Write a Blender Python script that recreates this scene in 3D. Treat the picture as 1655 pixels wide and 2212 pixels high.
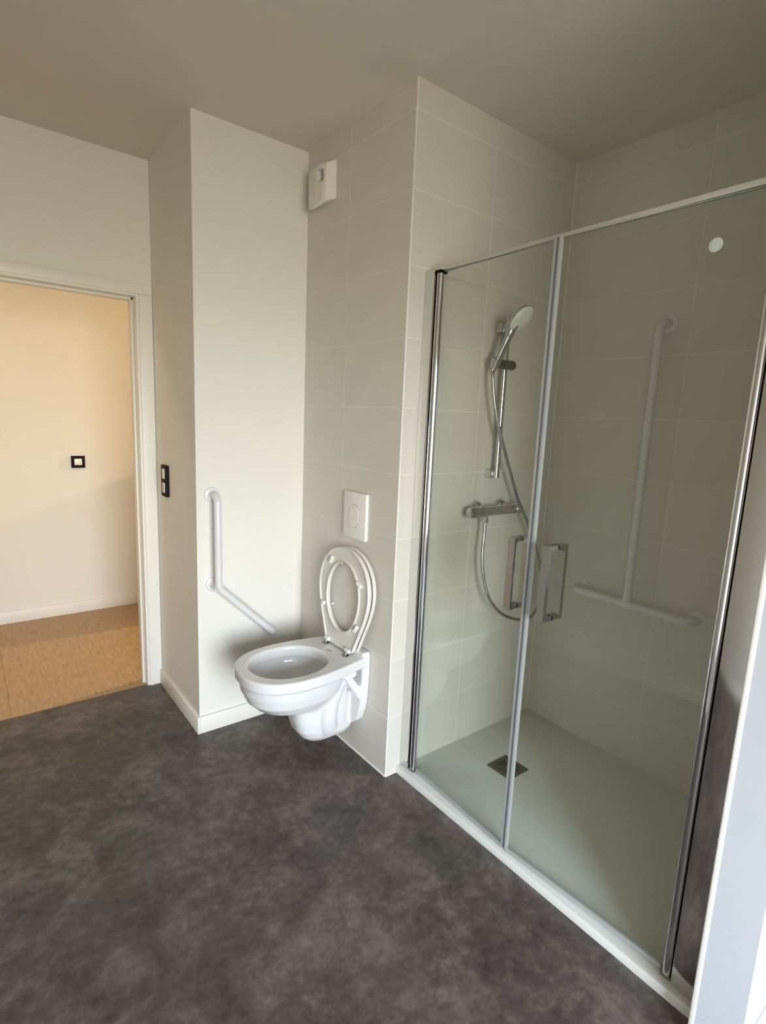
import bpy, bmesh, math, random
from mathutils import Vector, Matrix
random.seed(7)
S = bpy.context.scene
for o in list(bpy.data.objects):
    bpy.data.objects.remove(o)
COL = S.collection
PI = math.pi

# ------------------------------------------------------------------ camera
W, H_ = 1655, 2212
CAM = Vector((-1.3047, -1.5747, 1.4622))
YAW, PIT, ROL, FPX = 0.9061, -0.1685, 0.0433, 1173.98
ca, sa, cb, sb, cc, sc_ = math.cos(YAW), math.sin(YAW), math.cos(PIT), math.sin(PIT), math.cos(ROL), math.sin(ROL)
fwd = Vector((ca*cb, sa*cb, sb)); r0 = Vector((sa, -ca, 0)); u0 = r0.cross(fwd)
rt = cc*r0 + sc_*u0; upv = -sc_*r0 + cc*u0
cd = bpy.data.cameras.new('camera'); cam = bpy.data.objects.new('camera', cd); COL.objects.link(cam)
M = Matrix.Identity(4)
for i in range(3):
    M[i][0], M[i][1], M[i][2], M[i][3] = rt[i], upv[i], -fwd[i], CAM[i]
cam.matrix_world = M
cd.sensor_fit = 'HORIZONTAL'; cd.sensor_width = 36; cd.lens = 36*FPX/W
cd.clip_start = 0.02
S.camera = cam

# ------------------------------------------------------------------ plan (metres)
X0, X2, Y1, Y2, HC = -0.5183, 0.9306, 0.7288, 1.3192, 2.604   # box side, shower back, white wall, door wall, ceiling
YR = -1.199          # right wall of the shower
YP = -1.305          # far side of the pier
YB, XL = -3.7, -1.65
XW, YW = -2.35, -1.45  # the room is wider on the window side # window wall, left wall
XA = 1.05            # end of the alcove
WX0, WX1, WZ0, WZ1 = -2.15, -0.50, 0.20, 2.10   # window opening
HY = 2.695           # far wall of the hall

# ------------------------------------------------------------------ world: overcast sky over dull ground
wd = bpy.data.worlds.new('sky'); S.world = wd; wd.use_nodes = True
nt = wd.node_tree; nt.nodes.clear()
tc = nt.nodes.new('ShaderNodeTexCoord'); sx = nt.nodes.new('ShaderNodeSeparateXYZ')
rp = nt.nodes.new('ShaderNodeValToRGB'); bg = nt.nodes.new('ShaderNodeBackground'); wo = nt.nodes.new('ShaderNodeOutputWorld')
mr = nt.nodes.new('ShaderNodeMapRange'); mr.inputs[1].default_value = -1; mr.inputs[2].default_value = 1
nt.links.new(tc.outputs['Generated'], sx.inputs[0]); nt.links.new(sx.outputs[2], mr.inputs[0])
nt.links.new(mr.outputs[0], rp.inputs[0]); nt.links.new(rp.outputs[0], bg.inputs[0]); nt.links.new(bg.outputs[0], wo.inputs[0])
e = rp.color_ramp.elements
e[0].position = 0.0; e[0].color = (0.06, 0.052, 0.04, 1)
e[1].position = 1.0; e[1].color = (0.62, 0.76, 1.0, 1)
a = e.new(0.36); a.color = (0.17, 0.15, 0.122, 1)
a = e.new(0.44); a.color = (0.37, 0.335, 0.28, 1)
a = e.new(0.492); a.color = (0.56, 0.53, 0.47, 1)
a = e.new(0.52); a.color = (0.89, 0.925, 1.0, 1)
bg.inputs[1].default_value = 37.0

# ------------------------------------------------------------------ lights
ld = bpy.data.lights.new('window_portal', 'AREA'); ld.shape = 'RECTANGLE'; ld.size = WX1-WX0; ld.size_y = WZ1-WZ0
lo = bpy.data.objects.new('window_portal', ld); COL.objects.link(lo)
lo.location = ((WX0+WX1)/2, YB-0.03, (WZ0+WZ1)/2); lo.rotation_euler = (PI/2, 0, 0)   # -Z of the light points to +y
try: ld.cycles.is_portal = True
except Exception: pass
def area(name, loc, target, sx_, sy_, power, color):
    l = bpy.data.lights.new(name, 'AREA'); l.shape = 'RECTANGLE'; l.size = sx_; l.size_y = sy_; l.energy = power; l.color = color
    o = bpy.data.objects.new(name, l); COL.objects.link(o); o.location = loc
    o.rotation_euler = (Vector(target)-Vector(loc)).to_track_quat('-Z', 'Y').to_euler()
    return o
area('hall_lamp', (3.7, 2.05, 2.42), (-0.5, 2.5, 1.2), 0.22, 0.22, 135, (1.0, 0.77, 0.45))
area('hall_lamp_left', (-2.2, 1.95, 2.56), (-1.9, 2.2, 0), 0.25, 0.25, 9, (1.0, 0.80, 0.58))

S.view_settings.view_transform = 'Standard'; S.view_settings.look = 'None'
S.view_settings.gamma = 1; S.view_settings.use_curve_mapping = False
S.view_settings.exposure = 0.0
try:
    S.cycles.use_denoising = True; S.cycles.max_bounces = 14; S.cycles.diffuse_bounces = 9; S.cycles.glossy_bounces = 8
    S.cycles.transparent_max_bounces = 24; S.cycles.transmission_bounces = 12; S.cycles.sample_clamp_indirect = 6
    S.cycles.caustics_reflective = False; S.cycles.caustics_refractive = False; S.cycles.blur_glossy = 0.5
except Exception: pass

# ------------------------------------------------------------------ materials
def lin(c):
    return tuple(((v/255)/12.92 if v/255 <= .04045 else (((v/255)+.055)/1.055)**2.4) for v in c)
def mat(name, rgb, rough=.5, metal=0, spec=.5, noise=0, nscale=8, bump=0, bscale=60, coat=0):
    m = bpy.data.materials.new(name); m.use_nodes = True; n = m.node_tree; b = n.nodes['Principled BSDF']
    c = lin(rgb) + (1,)
    b.inputs['Base Color'].default_value = c; b.inputs['Roughness'].default_value = rough
    b.inputs['Metallic'].default_value = metal; b.inputs['Specular IOR Level'].default_value = spec
    if coat: b.inputs['Coat Weight'].default_value = coat; b.inputs['Coat Roughness'].default_value = .06
    tcn = n.nodes.new('ShaderNodeTexCoord')
    if noise:
        t = n.nodes.new('ShaderNodeTexNoise'); t.inputs['Scale'].default_value = nscale; t.inputs['Detail'].default_value = 5
        n.links.new(tcn.outputs['Object'], t.inputs['Vector'])
        r = n.nodes.new('ShaderNodeMapRange'); r.inputs[1].default_value = .3; r.inputs[2].default_value = .7
        r.inputs[3].default_value = 1-noise; r.inputs[4].default_value = 1+noise*.5
        n.links.new(t.outputs['Fac'], r.inputs[0])
        x = n.nodes.new('ShaderNodeVectorMath'); x.operation = 'SCALE'; x.inputs[0].default_value = c[:3]
        n.links.new(r.outputs[0], x.inputs['Scale']); n.links.new(x.outputs[0], b.inputs['Base Color'])
    if bump:
        t = n.nodes.new('ShaderNodeTexNoise'); t.inputs['Scale'].default_value = bscale; t.inputs['Detail'].default_value = 3
        n.links.new(tcn.outputs['Object'], t.inputs['Vector'])
        bp = n.nodes.new('ShaderNodeBump'); bp.inputs['Strength'].default_value = bump; bp.inputs['Distance'].default_value = .001
        n.links.new(t.outputs['Fac'], bp.inputs['Height']); n.links.new(bp.outputs[0], b.inputs['Normal'])
    return m
PAINT = mat('white_paint', (223, 220, 213), .75, noise=.015, nscale=3, bump=.25, bscale=220)
PIER_DIM = mat('dimmed_pier_paint', (186, 190, 198), .7, noise=.015, nscale=3, bump=.2, bscale=220)  # pier paint greyed and cooled: its weaker light is put into the colour
CEIL = mat('ceiling_paint', (214, 208, 198), .85, noise=.015, nscale=3, bump=.25, bscale=200)
TILE = mat('tile', (209, 204, 194), .38, noise=.025, nscale=5, bump=.06, bscale=90)
GROUT = mat('grout', (238, 235, 226), .8)
TRIM = mat('white_trim', (226, 226, 222), .4)
WOODW = mat('painted_wood', (226, 222, 214), .45)
CERAM = mat('white_ceramic', (214, 214, 215), .09, coat=.5)
PLAST = mat('white_plastic', (230, 228, 224), .28)
SEATP = mat('seat_plastic', (214, 211, 205), .22)
RAILM = mat('rail_enamel', (216, 214, 216), .25)
CHROME = mat('chrome', (204, 205, 208), .06, metal=1)
MIRRP = mat('polished_aluminium', (222, 221, 219), .10, metal=1)
ALU = mat('satin_aluminium', (214, 211, 204), .35, metal=.6)
STEEL = mat('steel', (160, 156, 150), .25, metal=1)
BLACK = mat('black_plastic', (7, 7, 7), .6, spec=.15)
DRAINM = mat('drain_grey', (104, 99, 88), .45, metal=.2)
DARK = mat('dark_void', (6, 6, 6), .9)
TRAYM = mat('tray', (222, 224, 220), .42, bump=.2, bscale=260)
VENTM = mat('vent_plastic', (226, 222, 216), .45)
STICK = mat('sticker', (196, 208, 202), .6)
FACE = mat('spray_face', (240, 242, 238), .45, bump=.5, bscale=300)
MARK = mat('printed_mark', (90, 88, 84), .5)

def glass(name, tint, rough=0.0, fac=1.0):
    m = bpy.data.materials.new(name); m.use_nodes = True; n = m.node_tree; n.nodes.clear()
    out = n.nodes.new('ShaderNodeOutputMaterial'); mix = n.nodes.new('ShaderNodeMixShader')
    tr = n.nodes.new('ShaderNodeBsdfTransparent'); gl = n.nodes.new('ShaderNodeBsdfGlossy'); lw = n.nodes.new('ShaderNodeLayerWeight'); pw = n.nodes.new('ShaderNodeMath'); ma = n.nodes.new('ShaderNodeMath')
    tr.inputs[0].default_value = lin(tint)+(1,); gl.inputs['Roughness'].default_value = rough; lw.inputs[0].default_value = .5
    pw.operation = 'POWER'; pw.inputs[1].default_value = 5; ma.operation = 'MULTIPLY_ADD'; ma.inputs[1].default_value = .96; ma.inputs[2].default_value = .04
    n.links.new(lw.outputs['Facing'], pw.inputs[0]); n.links.new(pw.outputs[0], ma.inputs[0])
    n.links.new(ma.outputs[0], mix.inputs[0])
    n.links.new(tr.outputs[0], mix.inputs[1]); n.links.new(gl.outputs[0], mix.inputs[2]); n.links.new(mix.outputs[0], out.inputs[0])
    return m
GLASS = glass('clear_glass', (252, 254, 252))
def seal_mat():
    m = bpy.data.materials.new('clear_vinyl'); m.use_nodes = True; n = m.node_tree; b = n.nodes['Principled BSDF']
    b.inputs['Base Color'].default_value = lin((196, 200, 200))+(1,); b.inputs['Roughness'].default_value = .2
    out = n.nodes['Material Output']; tr = n.nodes.new('ShaderNodeBsdfTransparent'); mx = n.nodes.new('ShaderNodeMixShader')
    tr.inputs[0].default_value = (.8, .82, .82, 1); mx.inputs[0].default_value = .62
    n.links.new(tr.outputs[0], mx.inputs[1]); n.links.new(b.outputs[0], mx.inputs[2]); n.links.new(mx.outputs[0], out.inputs[0])
    return m
SEAL = seal_mat()
DSEAL = mat('grey_magnet_strip', (104, 106, 110), .4)

def floor_mat():
    m = bpy.data.materials.new('stone_effect_vinyl'); m.use_nodes = True; n = m.node_tree; b = n.nodes['Principled BSDF']
    t = n.nodes.new('ShaderNodeTexCoord')
    def noise(sc, det, rough=.6, dist=0):
        k = n.nodes.new('ShaderNodeTexNoise'); k.inputs['Scale'].default_value = sc; k.inputs['Detail'].default_value = det
        k.inputs['Roughness'].default_value = rough; k.inputs['Distortion'].default_value = dist
        n.links.new(t.outputs['Object'], k.inputs['Vector']); return k
    a_, b_, c_ = noise(5.5, 9, .68, .35), noise(24, 9, .74, .25), noise(1.6, 3)
    def mth(op, x, y):
        k = n.nodes.new('ShaderNodeMath'); k.operation = op
        for i, v in enumerate((x, y)):
            if isinstance(v, (int, float)): k.inputs[i].default_value = v
            else: n.links.new(v, k.inputs[i])
        return k.outputs[0]
    s = mth('ADD', mth('MULTIPLY', a_.outputs['Fac'], .46), mth('MULTIPLY', b_.outputs['Fac'], .38))
    s = mth('ADD', s, mth('MULTIPLY', c_.outputs['Fac'], .18))
    r = n.nodes.new('ShaderNodeValToRGB'); n.links.new(s, r.inputs[0])
    el = r.color_ramp.elements
    el[0].position = .38; el[0].color = lin((54, 47, 45))+(1,)
    el[1].position = .62; el[1].color = lin((122, 113, 109))+(1,)
    q = el.new(.5); q.color = lin((86, 79, 76))+(1,)
    w = noise(2.4, 4)
    mx = n.nodes.new('ShaderNodeMix'); mx.data_type = 'RGBA'; mx.inputs[7].default_value = lin((90, 72, 67))+(1,)
    f = n.nodes.new('ShaderNodeMapRange'); f.inputs[1].default_value = .45; f.inputs[2].default_value = .7; f.inputs[4].default_value = .35
    n.links.new(w.outputs['Fac'], f.inputs[0]); n.links.new(f.outputs[0], mx.inputs[0]); n.links.new(r.outputs[0], mx.inputs[6])
    n.links.new(mx.outputs[2], b.inputs['Base Color'])
    b.inputs['Roughness'].default_value = .5; b.inputs['Specular IOR Level'].default_value = .4
    bp = n.nodes.new('ShaderNodeBump'); bp.inputs['Strength'].default_value = .25; bp.inputs['Distance'].default_value = .001
    n.links.new(b_.outputs['Fac'], bp.inputs['Height']); n.links.new(bp.outputs[0], b.inputs['Normal'])
    return m
FLOORM = floor_mat()
def wood_mat():
    m = bpy.data.materials.new('wood_effect_vinyl'); m.use_nodes = True; n = m.node_tree; b = n.nodes['Principled BSDF']
    t = n.nodes.new('ShaderNodeTexCoord'); mp = n.nodes.new('ShaderNodeMapping')
    mp.inputs['Rotation'].default_value = (0, 0, 0); mp.inputs['Scale'].default_value = (30, 5, 1)
    k = n.nodes.new('ShaderNodeTexNoise'); k.inputs['Scale'].default_value = 2.5; k.inputs['Detail'].default_value = 9; k.inputs['Distortion'].default_value = .4
    n.links.new(t.outputs['Object'], mp.inputs[0]); n.links.new(mp.outputs[0], k.inputs['Vector'])
    r = n.nodes.new('ShaderNodeValToRGB'); n.links.new(k.outputs['Fac'], r.inputs[0])
    r.color_ramp.elements[0].position = .3; r.color_ramp.elements[0].color = lin((152, 125, 92))+(1,)
    r.color_ramp.elements[1].position = .7; r.color_ramp.elements[1].color = lin((176, 148, 112))+(1,)
    n.links.new(r.outputs[0], b.inputs['Base Color']); b.inputs['Roughness'].default_value = .5
    return m
WOOD = wood_mat()

# ------------------------------------------------------------------ mesh helpers
def link_mesh(name, bm, m, parent=None, smooth=35):
    me = bpy.data.meshes.new(name); bmesh.ops.recalc_face_normals(bm, faces=bm.faces[:]); bm.to_mesh(me); bm.free()
    return link_data(name, me, m, parent, smooth)
def link_data(name, me, m, parent=None, smooth=35):
    if parent is not None:
        me.transform(Matrix.Translation(-world_loc(parent)))
    if smooth:
        for p in me.polygons: p.use_smooth = True
        me.set_sharp_from_angle(angle=math.radians(smooth))
    me.materials.append(m)
    o = bpy.data.objects.new(name, me); COL.objects.link(o)
    if parent is not None: o.parent = parent
    return o
def world_loc(o):
    v = Vector(o.location)
    while o.parent is not None:
        o = o.parent; v += Vector(o.location)
    return v
def thing(name, label, cat, loc, group=None):
    o = bpy.data.objects.new(name, None); o.empty_display_size = .05; COL.objects.link(o); o.location = loc
    o['label'] = label; o['category'] = cat
    if group: o['group'] = group
    return o
def tag(o, label, cat, group=None):
    o['label'] = label; o['category'] = cat
    if group: o['group'] = group
    return o
def st(o):
    o['kind'] = 'structure'; return o
def NB(): return bmesh.new()
def box(bm, p0, p1, bev=0, seg=2):
    lo_ = [min(a, b) for a, b in zip(p0, p1)]; hi = [max(a, b) for a, b in zip(p0, p1)]
    v = [bm.verts.new((x, y, z)) for x in (lo_[0], hi[0]) for y in (lo_[1], hi[1]) for z in (lo_[2], hi[2])]
    fs = [bm.faces.new([v[i] for i in q]) for q in ((0, 1, 3, 2), (4, 6, 7, 5), (0, 4, 5, 1), (2, 3, 7, 6), (0, 2, 6, 4), (1, 5, 7, 3))]
    if bev:
        ed = list({e_ for f in fs for e_ in f.edges})
        bmesh.ops.bevel(bm, geom=ed, offset=bev, segments=seg, affect='EDGES', profile=.5)
    return v
def loft(bm, rings, cap0=True, cap1=True, closed=True):
    R = [[bm.verts.new(p) for p in r] for r in rings]
    n = len(R[0])
    for a, b in zip(R, R[1:]):
        for i in range(n if closed else n-1):
            j = (i+1) % n
            bm.faces.new((a[i], a[j], b[j], b[i]))
    if cap0: bm.faces.new(R[0][::-1])
    if cap1: bm.faces.new(R[-1])
    return R
def frames(pts):
    T = []
    for i in range(len(pts)):
        a = pts[max(0, i-1)]; b = pts[min(len(pts)-1, i+1)]; T.append((b-a).normalized())
    n = Vector((0, 0, 1)) if abs(T[0].z) < .9 else Vector((1, 0, 0))
    n = (n - T[0]*n.dot(T[0])).normalized(); out = []
    for t in T:
        n = (n - t*n.dot(t)).normalized(); out.append((t, n, t.cross(n)))
    return out
def tube(bm, pts, r, seg=16, cap=True, flat=1.0):
    pts = [Vector(p) for p in pts]; rs = r if isinstance(r, (list, tuple)) else [r]*len(pts)
    rings = []
    for p, rr, (t, n, b) in zip(pts, rs, frames(pts)):
        rings.append([p + n*math.cos(2*PI*k/seg)*rr + b*math.sin(2*PI*k/seg)*rr*flat for k in range(seg)])
    loft(bm, rings, cap, cap)
def spline(pts, n=8):
    P = [Vector(p) for p in pts]; P = [P[0]*2-P[1]] + P + [P[-1]*2-P[-2]]; out = []
    for i in range(1, len(P)-2):
        for k in range(n):
            t = k/n; a, b, c, d = P[i-1], P[i], P[i+1], P[i+2]
            out.append(.5*((2*b)+(c-a)*t+(2*a-5*b+4*c-d)*t*t+(-a+3*b-3*c+d)*t**3))
    out.append(P[-2]); return out
def fillet(pts, r, n=8):
    P = [Vector(p) for p in pts]; out = [P[0]]
    for i in range(1, len(P)-1):
        a = (P[i-1]-P[i]).normalized(); b = (P[i+1]-P[i]).normalized(); ang = a.angle(b)
        rr = r[i-1] if isinstance(r, (list, tuple)) else r
        dd = rr/math.tan(ang/2); s, e_ = P[i]+a*dd, P[i]+b*dd
        cdir = (a+b).normalized(); c = P[i]+cdir*(rr/math.sin(ang/2))
        va, vb = s-c, e_-c; th = va.angle(vb)
        for k in range(n+1):
            t = k/n; out.append(c + (va*math.sin((1-t)*th)+vb*math.sin(t*th))/math.sin(th))
    out.append(P[-1]); return out
def lathe(bm, origin, axis, prof, seg=32, cap=True):
    """prof: list of (distance along axis, radius)"""
    ax = Vector(axis).normalized(); n = Vector((0, 0, 1)) if abs(ax.z) < .9 else Vector((1, 0, 0))
    n = (n-ax*n.dot(ax)).normalized(); b = ax.cross(n); o = Vector(origin)
    loft(bm, [[o+ax*d+(n*math.cos(2*PI*k/seg)+b*math.sin(2*PI*k/seg))*max(r, 1e-5) for k in range(seg)] for d, r in prof], cap, cap)
def extrude(bm, pts2, fn, d0, d1, bev=0):
    """pts2 polygon; fn(u,v,d)->xyz"""
    n0 = len(bm.verts)
    a = [bm.verts.new(fn(u, v, d0)) for u, v in pts2]; b = [bm.verts.new(fn(u, v, d1)) for u, v in pts2]
    n = len(a); fs = [bm.faces.new((a[i], a[(i+1) % n], b[(i+1) % n], b[i])) for i in range(n)]
    c1 = bm.faces.new(a[::-1]); c2 = bm.faces.new(b)
    if bev:
        bmesh.ops.bevel(bm, geom=list(set(c1.edges) | set(c2.edges)), offset=bev, segments=2, affect='EDGES')
def boxobj(name, p0, p1, m, parent=None, bev=0, smooth=35):
    bm = NB(); box(bm, p0, p1, bev); return link_mesh(name, bm, m, parent, smooth if bev else 0)

# ------------------------------------------------------------------ shell
st(boxobj('floor', (XW-.1, YB-.1, -.12), (XA+.1, Y2+.012, 0), FLOORM))
fh = st(boxobj('floor_hall', (-2.8, Y2+.012, -.12), (4.4, HY+.1, 0), WOOD))
st(boxobj('ceiling', (XW-.1, YB-.1, HC), (XA+.1, Y2+.08, HC+.12), CEIL))
st(boxobj('ceiling_hall', (-2.8, Y2+.08, HC), (4.4, HY+.1, HC+.12), CEIL))
# thin seam of the hall floor
boxobj('seam', (-1.1985, Y2+.013, -.001), (-1.1965, HY-.013, .0006), mat('seam_brown', (130, 103, 72), .6), fh)
GAP = .0018; TT = .008; ZF = .0083
rows = [(ZF+.25*k+GAP/2 if k else .003, ZF+.25*(k+1)-GAP/2) for k in range(10)] + [(ZF+2.5+GAP/2, HC-.001)]
def tiles(parent, cols, fn):
    """cols: (a,b) spans along the wall, fn(a,z,depth)->xyz"""
    cache = {}
    for (a0, a1) in cols:
        for (z0, z1) in rows:
            w, h = round(a1-a0, 5), round(z1-z0, 5)
            c = Vector(fn((a0+a1)/2, (z0+z1)/2, TT/2))
            if (w, h) not in cache:
                bm = NB(); p0 = Vector(fn(a0, z0, 0)); p1 = Vector(fn(a1, z1, TT)); box(bm, p0-c, p1-c, .0004, 1)
                me = bpy.data.meshes.new('tile'); bmesh.ops.recalc_face_normals(bm, faces=bm.faces[:]); bm.to_mesh(me); bm.free()
                me.materials.append(TILE); cache[(w, h)] = me
            o = bpy.data.objects.new('tile', cache[(w, h)]); COL.objects.link(o); o.parent = parent
            o.location = c-Vector(parent.location)
EDG = .006
DEP = .0007   # grout face sits just behind the tile face
# wall behind the toilet, full height block between the white wall and the shower
w = st(boxobj('wall_toilet', (DEP, DEP+.0015, 0), (X2+.2, Y1+.2, HC), GROUT))
tiles(w, [(EDG, .3907-GAP/2), (.3907+GAP/2, Y1-.001)], lambda a, z, d: (d, a, z))
# left wall of the shower: tile faces the camera side (-y)
wl = st(boxobj('wall_shower_left', (DEP, DEP, 0), (X2+.2, DEP+.0014, HC), GROUT))
tiles(wl, [(EDG, .4094-GAP/2), (.4094+GAP/2, X2-.002)], lambda a, z, d: (a, d, z))
wb = st(boxobj('wall_shower_back', (X2+DEP, YR-.02, 0), (X2+.12, DEP, HC), GROUT))
tiles(wb, [(-.572+GAP/2, -.002), (YR+.002, -.572-GAP/2)], lambda a, z, d: (X2+d, a, z))
wr = st(boxobj('wall_pier', (0, YP, 0), (X2+.12, YR-DEP, HC), PIER_DIM))
tiles(wr, [(.012, .532-GAP/2), (.532+GAP/2, X2-.002)], lambda a, z, d: (a, YR-d, z))
st(boxobj('wall_alcove', (XA, YB, 0), (XA+.1, YP, HC), PAINT))
# white wall and box
st(boxobj('wall_white', (X0, Y1, 0), (DEP, Y2, HC), PAINT, bev=0))
# door wall with opening
DX1, DX0, DZ = -.593, -1.50, 1.992
st(boxobj('wall_door_right', (DX1+.02, Y2, 0), (.5, Y2+.075, HC), PAINT))
st(boxobj('wall_door_left', (XL, Y2, 0), (DX0-.02, Y2+.075, HC), PAINT))
st(boxobj('wall_door_top', (DX0-.02, Y2, DZ+.016), (DX1+.02, Y2+.075, HC), PAINT))
st(boxobj('wall_left', (XW-.1, YW, 0), (XL, Y2, HC), PAINT))
st(boxobj('wall_left_window_side', (XW-.1, YB, 0), (XW, YW, HC), PAINT))
# window wall
st(boxobj('wall_window_left', (XW-.1, YB-.2, 0), (WX0, YB, HC), PAINT))
st(boxobj('wall_window_right', (WX1, YB-.2, 0), (XA+.1, YB, HC), PAINT))
st(boxobj('wall_window_bottom', (WX0, YB-.2, 0), (WX1, YB, WZ0), PAINT))
st(boxobj('wall_window_top', (WX0, YB-.2, WZ1), (WX1, YB, HC), PAINT))
bm = NB(); fw = .05
box(bm, (WX0, YB-.16, WZ0), (WX0+fw, YB-.10, WZ1)); box(bm, (WX1-fw, YB-.16, WZ0), (WX1, YB-.10, WZ1))
box(bm, (WX0, YB-.16, WZ0), (WX1, YB-.10, WZ0+fw)); box(bm, (WX0, YB-.16, WZ1-fw), (WX1, YB-.10, WZ1))
win = st(link_mesh('window_1', bm, TRIM, None, 0))
boxobj('pane', (WX0+fw, YB-.135, WZ0+fw), (WX1-fw, YB-.129, WZ1-fw), GLASS, win)
# hall
st(boxobj('wall_hall', (-2.8, HY, 0), (4.4, HY+.1, HC), PAINT))
st(boxobj('wall_hall_end', (-2.9, Y2, 0), (-2.8, HY, HC), PAINT))
st(boxobj('wall_hall_right', (4.4, Y2, 0), (4.5, HY, HC), PAINT))
st(boxobj('wall_hall_near', (.5, Y2, 0), (4.4, Y2+.075, HC), PAINT))
st(boxobj('wall_hall_near_left', (-2.8, Y2, 0), (XL, Y2+.075, HC), PAINT))
st(boxobj('hall_lamp_blocker', (.02, 2.2, 0), (.12, HY, 1.10), PAINT))  # unseen low block added to keep the hall lamp off the lower wall

# baseboards
BH, BT = .082, .012
def baseboard(name, p0, p1, m=WOODW):
    return st(boxobj(name, p0, p1, m, bev=.002))
baseboard('baseboard_left_box', (X0-BT, Y1-BT, 0), (X0, Y2, BH))
baseboard('baseboard_white_wall', (X0, Y1-BT, 0), (-.001, Y1, BH))
baseboard('baseboard_hall', (-2.8, HY-BT, 0), (.02, HY, BH))
baseboard('baseboard_alcove', (.002, YP-BT, 0), (XA, YP, BH))
baseboard('baseboard_left', (XL, YW, 0), (XL+BT, Y2, BH))
baseboard('baseboard_window', (XW, YB, 0), (XA, YB+BT, BH))

# tile edge trims and silicone beads
def bead(name, pts, r, m=TRIM):
    bm = NB(); tube(bm, pts, r, 8); return st(link_mesh(name, bm, m))
bm = NB(); box(bm, (-.0006, -.0006, 0), (EDG, EDG, HC-.001), .0022, 2); st(link_mesh('trim_1', bm, TRIM))
bm = NB(); box(bm, (-.002, YR-.012, 0), (.010, YR+.001, HC-.001), .003, 3); st(link_mesh('trim_2', bm, TRIM))
bead('trim_3', [(X2-.0005, -.0005, .02), (X2-.0005, -.0005, HC)], .003)
bead('trim_4', [(.10, -.001, .017), (X2, -.001, .017)], .0018)
bead('trim_5', [(X2-.001, YR, .017), (X2-.001, 0, .017)], .0015)
bead('trim_6', [(-.001, 0, .001), (-.001, Y1-BT, .001)], .0045)
bead('trim_7', [(X2, YR+.0005, .02), (X2, YR+.0005, HC)], .003)
bead('trim_8', [(-.001, -.002, .001), (.056, -.002, .001)], .004)

# ------------------------------------------------------------------ door frame
fr = st(boxobj('door_1', (DX0-.058, Y2-.012, DZ+.010), (DX1+.0735, Y2, DZ+.058), WOODW, bev=.0025))
def fpart(name, p0, p1, bev=.0025): return boxobj(name, p0, p1, WOODW, fr, bev=bev)
fpart('casing', (DX1+.012, Y2-.012, 0), (DX1+.0735, Y2, DZ+.0095))
fpart('casing', (DX0-.058, Y2-.012, 0), (DX0-.012, Y2, DZ+.0095))
fpart('jamb', (DX1, Y2-.006, 0), (DX1+.02, Y2+.09, DZ+.016))
fpart('jamb', (DX0-.02, Y2-.006, 0), (DX0, Y2+.09, DZ+.016))
fpart('head_jamb', (DX0, Y2-.006, DZ-.002), (DX1, Y2+.09, DZ+.016))
fpart('door_stop', (DX1-.013, Y2+.040, 0), (DX1, Y2+.09, DZ-.002))
fpart('door_stop', (DX0, Y2+.040, 0), (DX0+.013, Y2+.09, DZ-.002))
fpart('head_stop', (DX0, Y2+.040, DZ-.015), (DX1, Y2+.09, DZ-.002))
boxobj('rubber_strip', (DX1-.003, Y2+.030, 0), (DX1, Y2+.040, DZ-.004), mat('gasket', (196, 190, 178), .6), fr)

# ------------------------------------------------------------------ switches
def frame_ring(bm, fn, u0, u1, v0, v1, b, d0, d1):
    box(bm, fn(u0, v0, d0), fn(u1, v0+b, d1)); box(bm, fn(u0, v1-b, d0), fn(u1, v1, d1))
    box(bm, fn(u0, v0+b, d0), fn(u0+b, v1-b, d1)); box(bm, fn(u1-b, v0+b, d0), fn(u1, v1-b, d1))
fs = lambda u, v, d: (u, HY-d, v)
sw = thing('light_switch', 'single square light switch with thick black frame on the warm lit hall wall', 'light switch', (-.662, HY, 1.083))
bm = NB(); frame_ring(bm, fs, -.704, -.620, 1.042, 1.124, .019, 0, .010); link_mesh('frame', bm, BLACK, sw, 0)
boxobj('rocker', (-.686, HY-.010, 1.060), (-.638, HY, 1.106), PLAST, sw, bev=.002)
fs = lambda u, v, d: (X0-d, u, v)
sw = thing('light_switch', 'tall double light switch with black frame on the narrow wall beside the doorway', 'light switch', (X0, 1.14, 1.125))
bm = NB(); frame_ring(bm, fs, 1.104, 1.186, 1.048, 1.199, .016, 0, .014); box(bm, fs(1.118, 1.115, 0), fs(1.172, 1.132, .014)); box(bm, fs(1.118, 1.05, 0), fs(1.130, 1.195, .014)); link_mesh('frame', bm, BLACK, sw, 0)
boxobj('rocker', (X0-.0150, 1.132, 1.133), (X0, 1.170, 1.182), PLAST, sw, bev=.0015)
pl = boxobj('indicator_switch', (X0-.0150, 1.132, 1.065), (X0, 1.170, 1.114), PLAST, sw, bev=.0015)
bm = NB(); box(bm, (X0-.0158, 1.142, 1.072), (X0-.010, 1.158, 1.107)); link_mesh('indicator', bm, mat('indicator_yellow', (190, 186, 150), .5), pl, 0)

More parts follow.
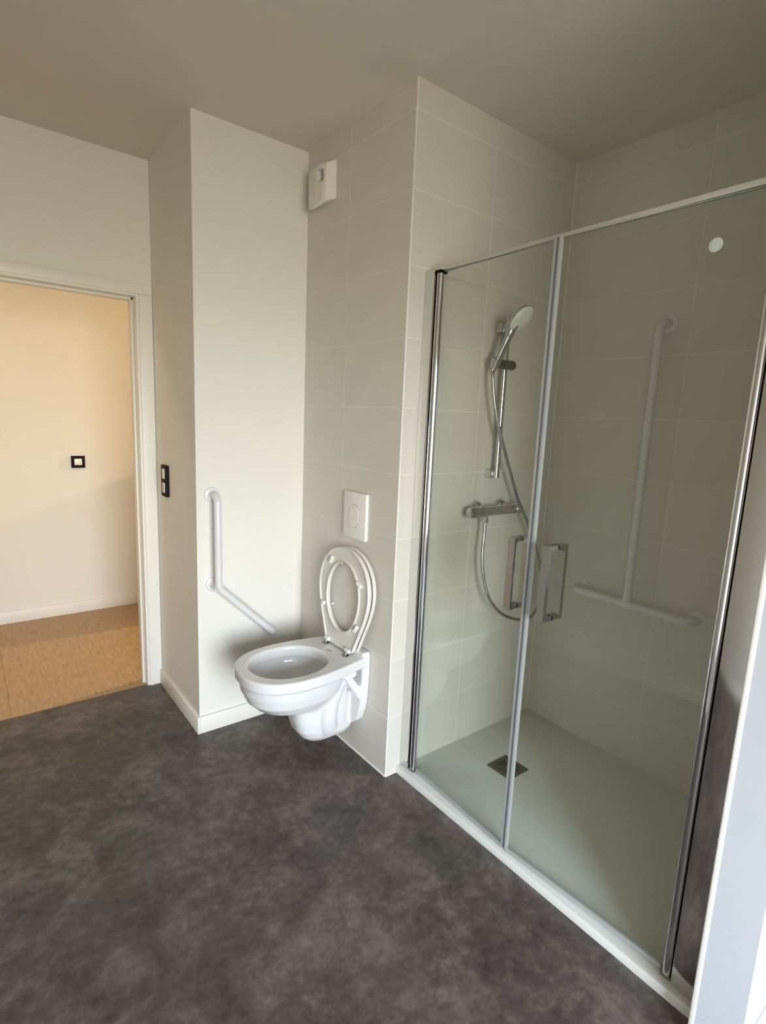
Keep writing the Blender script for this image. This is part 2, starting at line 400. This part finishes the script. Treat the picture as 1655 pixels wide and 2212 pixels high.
# ------------------------------------------------------------------ extractor vent
v = thing('wall_vent', 'white plastic extractor vent with small dark opening high on the tiled wall', 'vent', (0, .58, 2.43))
bm = NB(); N = 12
y0v, y1v = .497, .655
rings = []
for (x, ya, yb, za, zb, bow) in ((0, y0v, y1v, 2.356, 2.500, .002), (-.010, y0v, y1v, 2.351, 2.500, .004), (-.044, y0v+.010, y1v-.010, 2.338, 2.482, .012), (-.052, y0v+.022, y1v-.022, 2.344, 2.474, .010)):
    r = []
    for k in range(N+1): t = k/N; r.append((x-.008*math.sin(PI*t)*(x < -.02), ya+(yb-ya)*t, za-bow*math.sin(PI*t)))
    for k in range(N+1): t = k/N; r.append((x-.008*math.sin(PI*t)*(x < -.02), yb-(yb-ya)*t, zb+bow*math.sin(PI*t)))
    rings.append(r)
loft(bm, rings)
cover = link_mesh('cover', bm, VENTM, v, 40)
bm = NB(); box(bm, (-.0, .516, 2.416), (-.2, .558, 2.464)); cut = link_mesh('cutter', bm, DARK, None, 0)
bm = NB(); box(bm, (-.0, .516, 2.416), (-.2, .558, 2.464)); bm.free()
mod = cover.modifiers.new('cut', 'BOOLEAN'); mod.operation = 'DIFFERENCE'; mod.object = cut; mod.solver = 'EXACT'
bpy.context.view_layer.update()
me = bpy.data.meshes.new_from_object(cover.evaluated_get(bpy.context.evaluated_depsgraph_get()))
cover.modifiers.clear(); cover.data = me; bpy.data.objects.remove(cut)
for p in me.polygons: p.use_smooth = True
me.set_sharp_from_angle(angle=math.radians(35))
boxobj('opening', (-.006, .510, 2.412), (-.001, .564, 2.468), DARK, v)
boxobj('damper_flap', (-.024, .520, 2.418), (-.021, .555, 2.440), mat('vent_grey', (70, 66, 56), .7), v)

# ------------------------------------------------------------------ flush plate
fp = thing('flush_plate', 'white rectangular flush plate with oval button above the toilet', 'flush plate', (0, .265, 1.06))
boxobj('plate', (-.016, .184, .962), (-.0005, .346, 1.158), PLAST, fp, bev=.0035)
boxobj('back_frame', (-.006, .187, .965), (.001, .343, 1.155), PLAST, fp)
def oval(cy, cz, a, b, n=40, z0=-9, z1=9):
    return [(cy+a*math.sin(2*PI*k/n), min(max(cz+b*math.cos(2*PI*k/n), z0), z1)) for k in range(n)]
fx = lambda u, v_, d: (-d, u, v_)
bm = NB(); extrude(bm, oval(.264, 1.058, .036, .050), fx, .0155, .0163); link_mesh('button_gap', bm, mat('gap_grey', (120, 117, 112), .7), fp)
bm = NB(); extrude(bm, oval(.264, 1.058, .0345, .0485), fx, .0160, .0185, .0012); link_mesh('full_flush_button', bm, PLAST, fp)
bm = NB(); extrude(bm, oval(.264, 1.0735, .031, .0325), fx, .018, .0192, .0005); b2 = link_mesh('half_flush_button', bm, PLAST, fp)
bm = NB(); extrude(bm, oval(.268, 1.093, .005, .0016, 12), fx, .0188, .0195); link_mesh('button_mark', bm, MARK, b2)

# ------------------------------------------------------------------ grab rails
def flange(bm, p, nrm, r=.034):
    lathe(bm, p, nrm, [(0, r), (.004, r), (.0065, r-.003), (.0075, .019), (.012, .0175)], 40)
gr = thing('grab_rail', 'white angled grab rail bent at the middle on the plain white wall beside toilet', 'grab rail', (-.4, Y1, .75))
A, B, C_ = (-.451, 1.108), (-.449, .703), (-.174, .433); OFF = .068
pts = fillet([(A[0], Y1-.002, A[1]), (A[0], Y1-OFF, A[1]), (B[0], Y1-OFF, B[1]), (C_[0], Y1-OFF, C_[1]), (C_[0], Y1-.002, C_[1])], [.034, .05, .034], 10)
bm = NB(); tube(bm, pts, .0163, 24); link_mesh('bar', bm, RAILM, gr, 50)
bm = NB(); tube(bm, [(B[0]-.004, Y1-.002, B[1]-.002), (B[0]-.004, Y1-OFF, B[1]-.002)], .0125, 20); link_mesh('bracket_arm', bm, RAILM, gr)
for q in (A, B, C_):
    bm = NB(); flange(bm, (q[0], Y1, q[1]), (0, -1, 0)); link_mesh('wall_flange', bm, RAILM, gr, 40)
gr = thing('grab_rail', 'white T-shaped grab rail with tall vertical bar inside the shower', 'grab rail', (X2, -.49, .74))
zt_, zb_, yc = 1.878, .742, -.490; ya, yb = -.239, -.743; OX = .070
pts = fillet([(X2-.002, ya, zb_), (X2-OX, ya, zb_), (X2-OX, yb, zb_), (X2-.002, yb, zb_)], .036, 10)
bm = NB(); tube(bm, pts, .0163, 24); link_mesh('horizontal_bar', bm, RAILM, gr, 50)
pts = fillet([(X2-.002, yc, zt_), (X2-OX, yc, zt_), (X2-OX, yc, zb_+.01)], .036, 10)
bm = NB(); tube(bm, pts, .0163, 24); link_mesh('vertical_bar', bm, RAILM, gr, 50)
bm = NB(); tube(bm, [(X2-OX, yc-.032, zb_), (X2-OX, yc+.032, zb_)], .0185, 24); tube(bm, [(X2-OX, yc, zb_), (X2-OX, yc, zb_+.036)], .0185, 24)
link_mesh('tee_joint', bm, RAILM, gr, 50)
for q in ((yc, zt_), (ya, zb_), (yb, zb_)):
    bm = NB(); flange(bm, (X2, q[0], q[1]), (-1, 0, 0), .036); link_mesh('wall_flange', bm, RAILM, gr, 40)

# ------------------------------------------------------------------ toilet
YC = .268
to = thing('toilet', 'white wall hung toilet with raised seat on the tiled wall', 'toilet', (0, YC, 0))
def sup(cx, cy, a, b, z, n=56, p=2.0):
    r = []
    for k in range(n):
        t = 2*PI*k/n; c, s = math.cos(t), math.sin(t)
        r.append((cx+a*math.copysign(abs(c)**(2/p), c), cy+b*math.copysign(abs(s)**(2/p), s), z))
    return r
def rimw(x):
    if x < -.29: return .187*(max(0, 1-(abs(x+.29)/.232)**2.45))**(1/2.45)
    t = (x+.29)/.27
    return .187-.047*min(1, t)**1.6
def rim_outline(z, inset=0):
    xs = [-.522+.232*(1-math.cos(PI/2*k/16)) for k in range(17)] + [-.29+.285*k/12 for k in range(1, 13)]
    L = [(x, rimw(x)) for x in xs]
    pr = [(x, YC-w_) for x, w_ in L] + [(x, YC+w_) for x, w_ in L[::-1]][:-1]
    out = []
    for (x, y) in pr:
        cx_ = -.27; vx, vy = x-cx_, y-YC; l = math.hypot(vx, vy); out.append((x-vx/l*inset if x < -.03 else x, y-vy/l*inset, z))
    return out
solids = NB()
def solid(rings):
    bm = NB(); loft(bm, rings); bmesh.ops.recalc_face_normals(bm, faces=bm.faces[:])
    me = bpy.data.meshes.new('t'); bm.to_mesh(me); bm.free(); solids.from_mesh(me); bpy.data.meshes.remove(me)
solid([rim_outline(.440, .003), rim_outline(.445, 0), rim_outline(.478, 0), rim_outline(.484, .004)])
solid([sup(-.12, YC, .16, .05, .24, p=2), sup(-.235, YC, .09, .09, .285), sup(-.262, YC, .13, .115, .300), sup(-.285, YC, .17, .14, .325, p=2.2), sup(-.292, YC, .20, .160, .36, p=2.3), sup(-.292, YC, .214, .171, .40, p=2.3), sup(-.290, YC, .219, .176, .446, p=2.35)])
def rb(xf, xb, w_, z, p=3.2): return sup((xf+xb)/2, YC, (xb-xf)/2, w_, z, p=p)
solid([rb(-.205, -.045, .040, .108, 2.6), rb(-.236, -.020, .060, .119, 2.8), rb(-.262, -.010, .073, .142, 3), rb(-.283, -.04, .081, .175), rb(-.296, -.04, .084, .22), rb(-.300, -.04, .085, .28), rb(-.285, -.04, .085, .35), rb(-.25, -.04, .085, .445)])
solid([sup(-.06, YC, .058, .05, .160, p=4), sup(-.06, YC, .058, .06, .44, p=4)])
for s_ in (-1, 1):
    bm = NB(); tube(bm, spline([(-.150, YC+s_*.050, .165), (-.166, YC+s_*.064, .215), (-.163, YC+s_*.068, .28), (-.140, YC+s_*.068, .345), (-.110, YC+s_*.062, .40)], 6), [.03]+[.046]*23+[.040], 20)
    bmesh.ops.recalc_face_normals(bm, faces=bm.faces[:]); me = bpy.data.meshes.new('t'); bm.to_mesh(me); bm.free(); solids.from_mesh(me)
    # diagonal brace between rim and back plate
    bm = NB(); P0, P1 = Vector((-.128, 0, .448)), Vector((-.030, 0, .300)); d_ = (P1-P0).normalized(); n_ = Vector((d_.z, 0, -d_.x))*.016
    poly = [P0+n_, P1+n_, P1-n_, P0-n_]
    extrude(bm, [(p.x, p.z) for p in poly], lambda u, v_, d: (u, d, v_), YC+s_*.078, YC+s_*.126)
    bmesh.ops.recalc_face_normals(bm, faces=bm.faces[:]); me = bpy.data.meshes.new('t'); bm.to_mesh(me); bm.free(); solids.from_mesh(me)
bm = NB()
bp_ = [(-.134, .500), (-.138, .42), (-.132, .30), (-.120, .235), (-.100, .185), (-.078, .162), (-.05, .150), (.05, .150), (.078, .162), (.100, .185), (.120, .235), (.132, .30), (.138, .42), (.134, .500)]
extrude(bm, [(YC+u, v_) for u, v_ in bp_], lambda u, v_, d: (d, u, v_), -.040, -.0005)
bmesh.ops.recalc_face_normals(bm, faces=bm.faces[:]); me = bpy.data.meshes.new('t'); bm.to_mesh(me); bm.free(); solids.from_mesh(me)
pan = link_mesh('pan', solids, CERAM, None, 0)
bm = NB()
HCX = -.312
loft(bm, [sup(HCX, YC, .168, .147, .53, p=2.15), sup(HCX, YC, .166, .145, .486, p=2.15), sup(HCX, YC, .160, .139, .474, p=2.15), sup(HCX, YC, .157, .136, .437, p=2.15), sup(HCX, YC, .172, .150, .434, p=2.15), sup(HCX, YC, .170, .148, .415), sup(-.302, YC, .150, .130, .385), sup(-.288, YC, .118, .100, .350), sup(-.262, YC, .075, .066, .318), sup(-.24, YC, .045, .042, .29), sup(-.235, YC, .03, .03, .27)])
cutb = link_mesh('cavity', bm, CERAM, None, 0)
m1 = pan.modifiers.new('u', 'REMESH'); m1.mode = 'VOXEL'; m1.voxel_size = .0032
m2 = pan.modifiers.new('c', 'BOOLEAN'); m2.operation = 'DIFFERENCE'; m2.object = cutb; m2.solver = 'EXACT'
m3 = pan.modifiers.new('r', 'REMESH'); m3.mode = 'VOXEL'; m3.voxel_size = .0026
m4 = pan.modifiers.new('s', 'SMOOTH'); m4.factor = .6; m4.iterations = 12
bpy.context.view_layer.update()
me = bpy.data.meshes.new_from_object(pan.evaluated_get(bpy.context.evaluated_depsgraph_get()))
bpy.data.objects.remove(pan); bpy.data.objects.remove(cutb)
me.materials.clear(); me.name = 'pan'
link_data('pan', me, CERAM, to, 180)
# bolt covers
for s_ in (-1, 1):
    bm = NB(); lathe(bm, (-.073, YC+s_*.060, .413), (0, s_, 0), [(0, .016), (.058, .016), (.062, .013)], 24); link_mesh('bolt_cover', bm, PLAST, to)
# seat and lid, raised and leaning back
def seath(s):
    K = [(0, .088), (.012, .104), (.04, .116), (.09, .137), (.15, .162), (.21, .180), (.26, .185), (.31, .178), (.355, .157), (.39, .126), (.415, .088), (.43, .045), (.436, 0)]
    for (a, ha), (b, hb) in zip(K, K[1:]):
        if s <= b: t = (s-a)/(b-a); return ha+(hb-ha)*t
    return 0
def egg(n=72):
    out = []
    K = [(0, .0), (0, .045), (0, .085), (.012, .104), (.04, .116), (.09, .137), (.15, .162), (.21, .180), (.26, .185), (.31, .178), (.355, .157), (.39, .126), (.415, .088), (.43, .045), (.436, 0)]
    pts = spline([(h, s, 0) for s, h in K], 5)
    R = [(p.x, p.y) for p in pts]
    L = [(-x, y) for x, y in R[::-1][1:-1]]
    return R + L
OUT = egg()
def inner(n):
    # hole ellipse sampled by matching direction from its centre
    cy_, b_, a_ = .222, .148, .117
    res = []
    for (x, y) in OUT:
        t = math.atan2((y-cy_)/b_, x/a_); res.append((a_*math.cos(t), cy_+b_*math.sin(t)))
    return res
INN = inner(0)
LEAN = .055   # dx per metre of height
Z0S = .490
def place(h, s, t):      # t: thickness towards the wall, from the front (under) face
    return (-.077 + s*LEAN + t, YC-h, Z0S + s)
rings = []
for (u, t) in ((0, .010), (0, .004), (.03, 0), (.075, .001), (.11, .006), (.30, .0075), (.70, .0075), (.86, .006), (.90, .001), (.96, 0), (1.0, .004), (1.0, .016), (.93, .021), (.5, .026), (.07, .022), (.0, .016)):
    rings.append([place(o_[0]+(i_[0]-o_[0])*u, o_[1]+(i_[1]-o_[1])*u, t) for o_, i_ in zip(OUT, INN)])
bm = NB(); loft(bm, rings+[rings[0]], False, False); bmesh.ops.remove_doubles(bm, verts=bm.verts[:], dist=1e-6)
seat = link_mesh('seat', bm, SEATP, to, 50)
def scl(f, add=0):
    return [(x*f, .218+(y-.218)*f+add) for x, y in OUT]
rings = [[place(x, y, t) for x, y in scl(f)] for f, t in ((.955, .0285), (.965, .0280), (.985, .0275), (1.0, .030), (1.004, .036), (.995, .042), (.97, .046), (.5, .050))]
inner_face = [[place(x, y, .033) for x, y in scl(.94)]]
bm = NB(); loft(bm, inner_face+rings, True, True); lid = link_mesh('lid', bm, SEATP, to, 50)
# rubber buffers on the ring and the lid
def buffer(px_y, z, ang, parent, t0=0, L=.034, r=.0092):
    s = z-Z0S; h = YC-px_y; c = Vector(place(h, s, t0)); d_ = Vector((0, math.cos(ang), math.sin(ang)))*L/2
    bm = NB(); tube(bm, [c-d_, c-d_*.8, c+d_*.8, c+d_], [r*.6, r, r, r*.6], 14, flat=1.0); link_mesh('buffer', bm, PLAST, parent)
buffer(.365, .853, math.radians(-60), seat); buffer(.150, .795, math.radians(25), seat)
buffer(.405, .648, math.radians(0), seat, L=.022); buffer(.148, .610, math.radians(-50), seat)
buffer(.378, .646, 0, lid, .030, .012, .005); buffer(.330, .842, 1, lid, .030, .010, .004)
# hinges
for dy in (-.078, .078):
    bm = NB(); lathe(bm, (-.090, YC+dy, .4815), (0, 0, 1), [(0, .0165), (.003, .0165), (.0045, .014), (.005, .005)], 28); hg = link_mesh('hinge_plate', bm, STEEL, to)
    bm = NB(); tube(bm, [(-.088, YC+dy, .484), (-.082, YC+dy, .502)], .0045, 12); link_mesh('hinge_pin', bm, CHROME, hg)
    bm = NB(); lathe(bm, (-.080, YC+dy*.86, .503), (0, dy, 0), [(0, .009), (.024, .009), (.028, .006)], 20); link_mesh('hinge_knuckle', bm, PLAST, to)
bm = NB(); tube(bm, spline([(-.128, YC+.013, .4848), (-.122, YC+.006, .4848), (-.120, YC-.004, .4848), (-.115, YC-.012, .4848)], 4), .0011, 6); link_mesh('maker_mark', bm, MARK, to)

# ------------------------------------------------------------------ shower tray
tr = thing('shower_tray', 'white matt shower tray with low front edge behind the glass doors', 'shower tray', (.5, -.58, 0))
TX0 = .055
bm = NB()
def rect(x0, x1, y0, y1, z): return [(x0, y0, z), (x1, y0, z), (x1, y1, z), (x0, y1, z)]
ty0, ty1, tx1 = YR+.0005, -.0005, X2-.0005
loft(bm, [rect(TX0+.055, tx1, ty0, ty1, 0), rect(TX0+.055, tx1, ty0, ty1, .0172), rect(TX0+.056, tx1-.0006, ty0+.0006, ty1-.0006, .0176), rect(.40, .52, -.322, -.205, .0135)], True, True)
lp = [(TX0, 0), (TX0, .022), (TX0+.003, .027), (TX0+.010, .029), (TX0+.048, .028), (TX0+.0565, .0172), (TX0+.0565, 0)]
extrude(bm, lp, lambda u, v_, d: (u, d, v_), ty0, ty1)
link_mesh('basin', bm, TRAYM, tr, 40)
# drain grate, concentric slots
dr0 = Vector((.461, -.265, .0138))
bm = NB(); box(bm, dr0+Vector((-.060, -.060, -.001)), dr0+Vector((.060, .060, .001))); dg = link_mesh('drain_base', bm, DARK, tr, 0)
bm = NB()
def ring_sq(a, b, z0, z1):
    for (p, q) in (((-a, -a), (a, -b)), ((-a, b), (a, a)), ((-a, -b), (-b, b)), ((b, -b), (a, b))):
        box(bm, dr0+Vector((p[0], p[1], z0)), dr0+Vector((q[0], q[1], z1)))
ring_sq(.0615, .041, 0, .0032)
for a in (.0355, .0245): ring_sq(a, a-.0052, 0, .0030)
box(bm, dr0+Vector((-.0135, -.0135, 0)), dr0+Vector((.0135, .0135, .0030)))
for sx_ in (-1, 1):
    for sy_ in (-1, 1):
        n_ = Vector((-sy_, sx_, 0)).normalized()*.003; a = Vector((sx_*.012, sy_*.012, 0)); b = Vector((sx_*.043, sy_*.043, 0))
        vs = [dr0+p+Vector((0, 0, z)) for z in (0, .0031) for p in (a-n_, b-n_, b+n_, a+n_)]
        vv = [bm.verts.new(p) for p in vs]
        for q in ((0, 1, 2, 3), (4, 5, 6, 7), (0, 1, 5, 4), (1, 2, 6, 5), (2, 3, 7, 6), (3, 0, 4, 7)): bm.faces.new([vv[i] for i in q])
g_ = link_mesh('drain_grate', bm, DRAINM, tr, 0)

# ------------------------------------------------------------------ shower enclosure frame
PX = .078
fr_ = thing('shower_enclosure', 'chrome framed shower enclosure with two clear glass doors and square handles', 'shower enclosure', (PX, -.58, .03))
ZT = 2.0
def prof(name, y0, y1, x0=PX, x1=PX+.034, z0=.029, z1=ZT-.004, m=MIRRP): return boxobj(name, (x0, y0, z0), (x1, y1, z1), m, fr_, bev=.0012)
prof('wall_profile', -.050, -.0012); prof('wall_profile', YR+.0012, -1.122)
for y_ in (-.0515, -1.1205):
    boxobj('black_gasket', (PX+.006, y_-.0012, .03), (PX+.03, y_+.0012, ZT-.006), BLACK, fr_)
for y_, s_ in ((-.0655, -1), (-1.1065, 1)):
    bm = NB(); tube(bm, [(PX+.0145, y_, .040), (PX+.0145, y_, ZT-.018)], .0128, 28, flat=1.0); hp = link_mesh('hinge_post', bm, CHROME, fr_, 50)
    for z0, z1 in ((.029, .040), (ZT-.018, ZT-.006)):
        boxobj('pivot_cap', (PX+.004, y_-.014, z0), (PX+.036, y_+.014, z1), BLACK if z0 > 1 else STEEL, fr_, bev=.002)
    boxobj('hinge_cap', (PX+.006, y_-.011, ZT-.006), (PX+.030, y_+.011, ZT+.006), ALU, fr_, bev=.002)
boxobj('top_rail', (PX+.010, -1.118, ZT-.010), (PX+.026, -.055, ZT+.004), ALU, fr_, bev=.0015)

# ------------------------------------------------------------------ glass doors
def door(name, label, hy, fy, hx, fx_, handle_y, sgn, sticker):
    """hinge at (hx,hy), free edge at (fx_,fy); sgn=+1 when the door runs to -y"""
    Hh = Vector((hx, hy, 0)); Fv = Vector((fx_, fy, 0)); L = (Fv-Hh).length; t = (Fv-Hh).normalized(); n = Vector((-abs(t.y), -t.x*abs(t.y)/t.y, 0)).normalized()
    if n.x > 0: n = -n
    def P(a, b, z): p = Hh+t*a+n*b; return (p.x, p.y, z)
    def pbox(nm, a0, a1, b0, b1, z0, z1, m, par, bev=0):
        bm = NB(); vs = [bm.verts.new(P(a, b, z)) for a in (a0, a1) for b in (b0, b1) for z in (z0, z1)]
        fs_ = [bm.faces.new([vs[i] for i in q]) for q in ((0, 1, 3, 2), (4, 6, 7, 5), (0, 4, 5, 1), (2, 3, 7, 6), (0, 2, 6, 4), (1, 5, 7, 3))]
        if bev: bmesh.ops.bevel(bm, geom=bm.edges[:], offset=bev, segments=2, affect='EDGES')
        return link_mesh(nm, bm, m, par, 35 if bev else 0)
    gz0, gz1 = .046, 1.986
    d = pbox('door', .0, L-.011, -.003, .003, gz0, gz1, GLASS, fr_); d['label'] = label
    pbox('glass_edge', .004, L-.011, -.0028, .0028, gz1, gz1+.002, mat('glass_edge_green', (150, 168, 156), .2), d)
    pbox('edge_seal', L-.0135, L-.0034, -.0050, .0050, gz0-.010, gz1+.004, SEAL, d, .0015)
    pbox('magnet_strip', L-.0034, L-.0004, -.0046, .0046, gz0-.008, gz1+.003, DSEAL, d)
    pbox('bottom_seal', .004, L-.010, -.0045, .0045, .0315, .048, SEAL, d, .0012)
    pbox('bottom_seal_lip', .004, L-.012, -.012, .001, .0300, .0330, SEAL, d)
    # handle: outer and inner C, through bolted
    hz0, hz1 = .884, 1.118
    a_c = (Vector((0, handle_y, 0))-Hh).y/t.y
    hd = None
    for side in (1, -1):
        o, i, r = .045, .013, .010
        pts = [(.0035, hz0), (o, hz0), (o, hz1), (.0035, hz1), (.0035, hz1-i)]
        def arc(cx_, cz_, a0, a1): return [(cx_+r*math.cos(a0+(a1-a0)*k/5), cz_+r*math.sin(a0+(a1-a0)*k/5)) for k in range(6)]
        pts += arc(o-i-r, hz1-i-r, PI/2, 0) + arc(o-i-r, hz0+i+r, 0, -PI/2) + [(.0035, hz0+i)]
        bm = NB(); hw = .0115
        a = [bm.verts.new(P(a_c-hw, u*side, v_)) for u, v_ in pts]; b = [bm.verts.new(P(a_c+hw, u*side, v_)) for u, v_ in pts]
        n__ = len(a)
        for k in range(n__): bm.faces.new((a[k], a[(k+1) % n__], b[(k+1) % n__], b[k]))
        bm.faces.new(a[::-1]); bm.faces.new(b)
        par = d
        hd = link_mesh('handle', bm, CHROME, par, 30)
    for zc in (hz0+.0065, hz1-.0065):
        pbox('handle_gasket', a_c-.011, a_c+.011, -.0042, .0042, zc-.006, zc+.006, BLACK, d)
    if sticker:
        a_s = (Vector((0, sticker[0], 0))-Hh).y/t.y
        bm = NB(); c = Vector(P(a_s, .0032, sticker[1])); ring = []
        lathe(bm, c, n, [(0, .0155), (.0006, .0155)], 28); link_mesh('sticker', bm, STICK, d, 30)
    return d
FX, FY = .074, -.566
door('shower_door', 'left clear glass door hinged beside the toilet wall', -.078, FY, PX+.020, FX, -.520, 1, None)
door('shower_door', 'right clear glass door with a round pale sticker', -1.094, FY, PX+.020, FX, -.650, -1, (-.981, 1.886))

# ------------------------------------------------------------------ riser rail with slider
RX, RY = .500, -.046
rr = thing('riser_rail', 'chrome vertical riser rail with sliding holder on the shower wall', 'shower rail', (RX, 0, 1.24))
bm = NB(); tube(bm, [(RX, RY, 1.238), (RX, RY, 1.896)], .0125, 28, flat=.8); link_mesh('rail', bm, CHROME, rr, 50)
for z_ in (1.252, 1.852):
    boxobj('wall_bracket', (RX-.024, -.034, z_-.018), (RX+.030, -.0008, z_+.018), CHROME, rr, bev=.003)
    boxobj('bracket_neck', (RX-.012, RY, z_-.016), (RX+.012, -.030, z_+.016), CHROME, rr, bev=.002)
SZ = 1.704
bm = NB(); lathe(bm, (RX-.068, RY-.012, SZ), (1, 0, -.0), [(0, .014), (.004, .0165), (.05, .019), (.096, .0205), (.102, .018)], 32); sl = link_mesh('slider', bm, mat('dark_chrome', (120, 116, 108), .18, metal=1), rr, 40)
bm = NB(); lathe(bm, (RX-.088, RY-.018, SZ-.016), (0, -.35, .93), [(0, .0165), (.034, .0205), (.034, .0165), (.0, .0135)], 28, False); link_mesh('handset_holder', bm, CHROME, rr, 40)
# hand shower
B0 = Vector((RX-.088, RY-.018, SZ-.02)); dirh = Vector((.10, -.40, .90)).normalized()
hs = thing('hand_shower', 'chrome hand shower with round white spray face leaning out from the rail', 'hand shower', B0)
HL = .185
pts = [B0-dirh*.012, B0+dirh*.01, B0+dirh*.05, B0+dirh*.10, B0+dirh*.14, B0+dirh*.175+Vector((0, .003, 0)), B0+dirh*.200+Vector((0, .006, 0))]
bm = NB(); tube(bm, spline(pts, 5), [.0105]*5+[.0120]*5+[.0138]*5+[.0155]*5+[.0180]*5+[.022]*5+[.021], 22, flat=.85); link_mesh('handle', bm, CHROME, hs, 60)
nrm = Vector((.13, -.76, -.63)).normalized(); hc = B0+dirh*.212+nrm*.012
bm = NB(); lathe(bm, hc, nrm, [(-.020, .012), (-.018, .030), (-.012, .046), (-.004, .0540), (.004, .0560), (.007, .0555)], 44); link_mesh('head', bm, CHROME, hs, 40)
bm = NB(); lathe(bm, hc, nrm, [(.0045, .0550), (.0085, .0540), (.0105, .050), (.0115, .02)], 44); fc = link_mesh('spray_face', bm, FACE, hs, 40)
bm = NB(); uu = nrm.orthogonal().normalized(); vv_ = nrm.cross(uu)
for ring_, cnt in ((.012, 6), (.022, 12), (.032, 18), (.041, 24), (.048, 28)):
    for k in range(cnt):
        c = hc+nrm*.0105+(uu*math.cos(2*PI*k/cnt)+vv_*math.sin(2*PI*k/cnt))*ring_
        lathe(bm, c, nrm, [(-.001, .0014), (.0016, .0010)], 6)
nz = link_mesh('spray_nozzles', bm, mat('nozzle', (190, 194, 192), .6), fc, 0)
# mixer
mx = thing('shower_mixer', 'chrome bar shower mixer valve on the tiled shower wall', 'shower mixer', (.505, 0, 1.10))
MY, MZ = -.060, 1.098
for xi in (.432, .582):
    bm = NB(); lathe(bm, (xi, -.0008, MZ+.006), (0, -1, 0), [(0, .0335), (.004, .0335), (.022, .026), (.030, .017), (.044, .0155)], 36); link_mesh('inlet_cover', bm, CHROME, mx, 35)
bm = NB(); lathe(bm, (.374, MY, MZ), (1, 0, 0), [(0, .0195), (.004, .0215), (.240, .0215), (.244, .0195)], 36); link_mesh('body', bm, CHROME, mx, 35)
for x0_, dx_ in ((.375, -1), (.617, 1)):
    bm = NB(); lathe(bm, (x0_, MY, MZ), (dx_, 0, 0), [(0, .0185), (.002, .0240), (.030, .0235), (.040, .021), (.043, .016)], 36); kn = link_mesh('knob', bm, CHROME, mx, 35)
bm = NB(); lathe(bm, (.432, MY, MZ-.018), (0, 0, -1), [(0, .011), (.010, .011), (.010, .0135), (.028, .0135), (.030, .010)], 6); link_mesh('outlet_nut', bm, CHROME, mx, 0)
# hose
hp = [(.432, MY, MZ-.046), (.430, -.062, 1.00), (.420, -.070, .90), (.432, -.080, .80), (.460, -.095, .715), (.520, -.110, .650), (.600, -.120, .610), (.690, -.120, .590), (.765, -.110, .600), (.818, -.095, .640), (.838, -.085, .705), (.830, -.080, .79), (.780, -.078, .90), (.705, -.078, 1.02), (.612, -.078, 1.15), (.525, -.078, 1.31), (.460, -.076, 1.44), (.422, -.072, 1.55), (.408, -.066, 1.64)]
end = B0-dirh*.012
pts = spline(hp+[tuple(end)], 9)
bm = NB(); tube(bm, pts, .0068, 12)
hose = link_mesh('shower_hose', bm, mat('hose_metal', (176, 176, 180), .22, metal=1, bump=.4, bscale=900), None, 60)
tag(hose, 'flexible metal hose looping from the mixer up to the hand shower', 'hose')
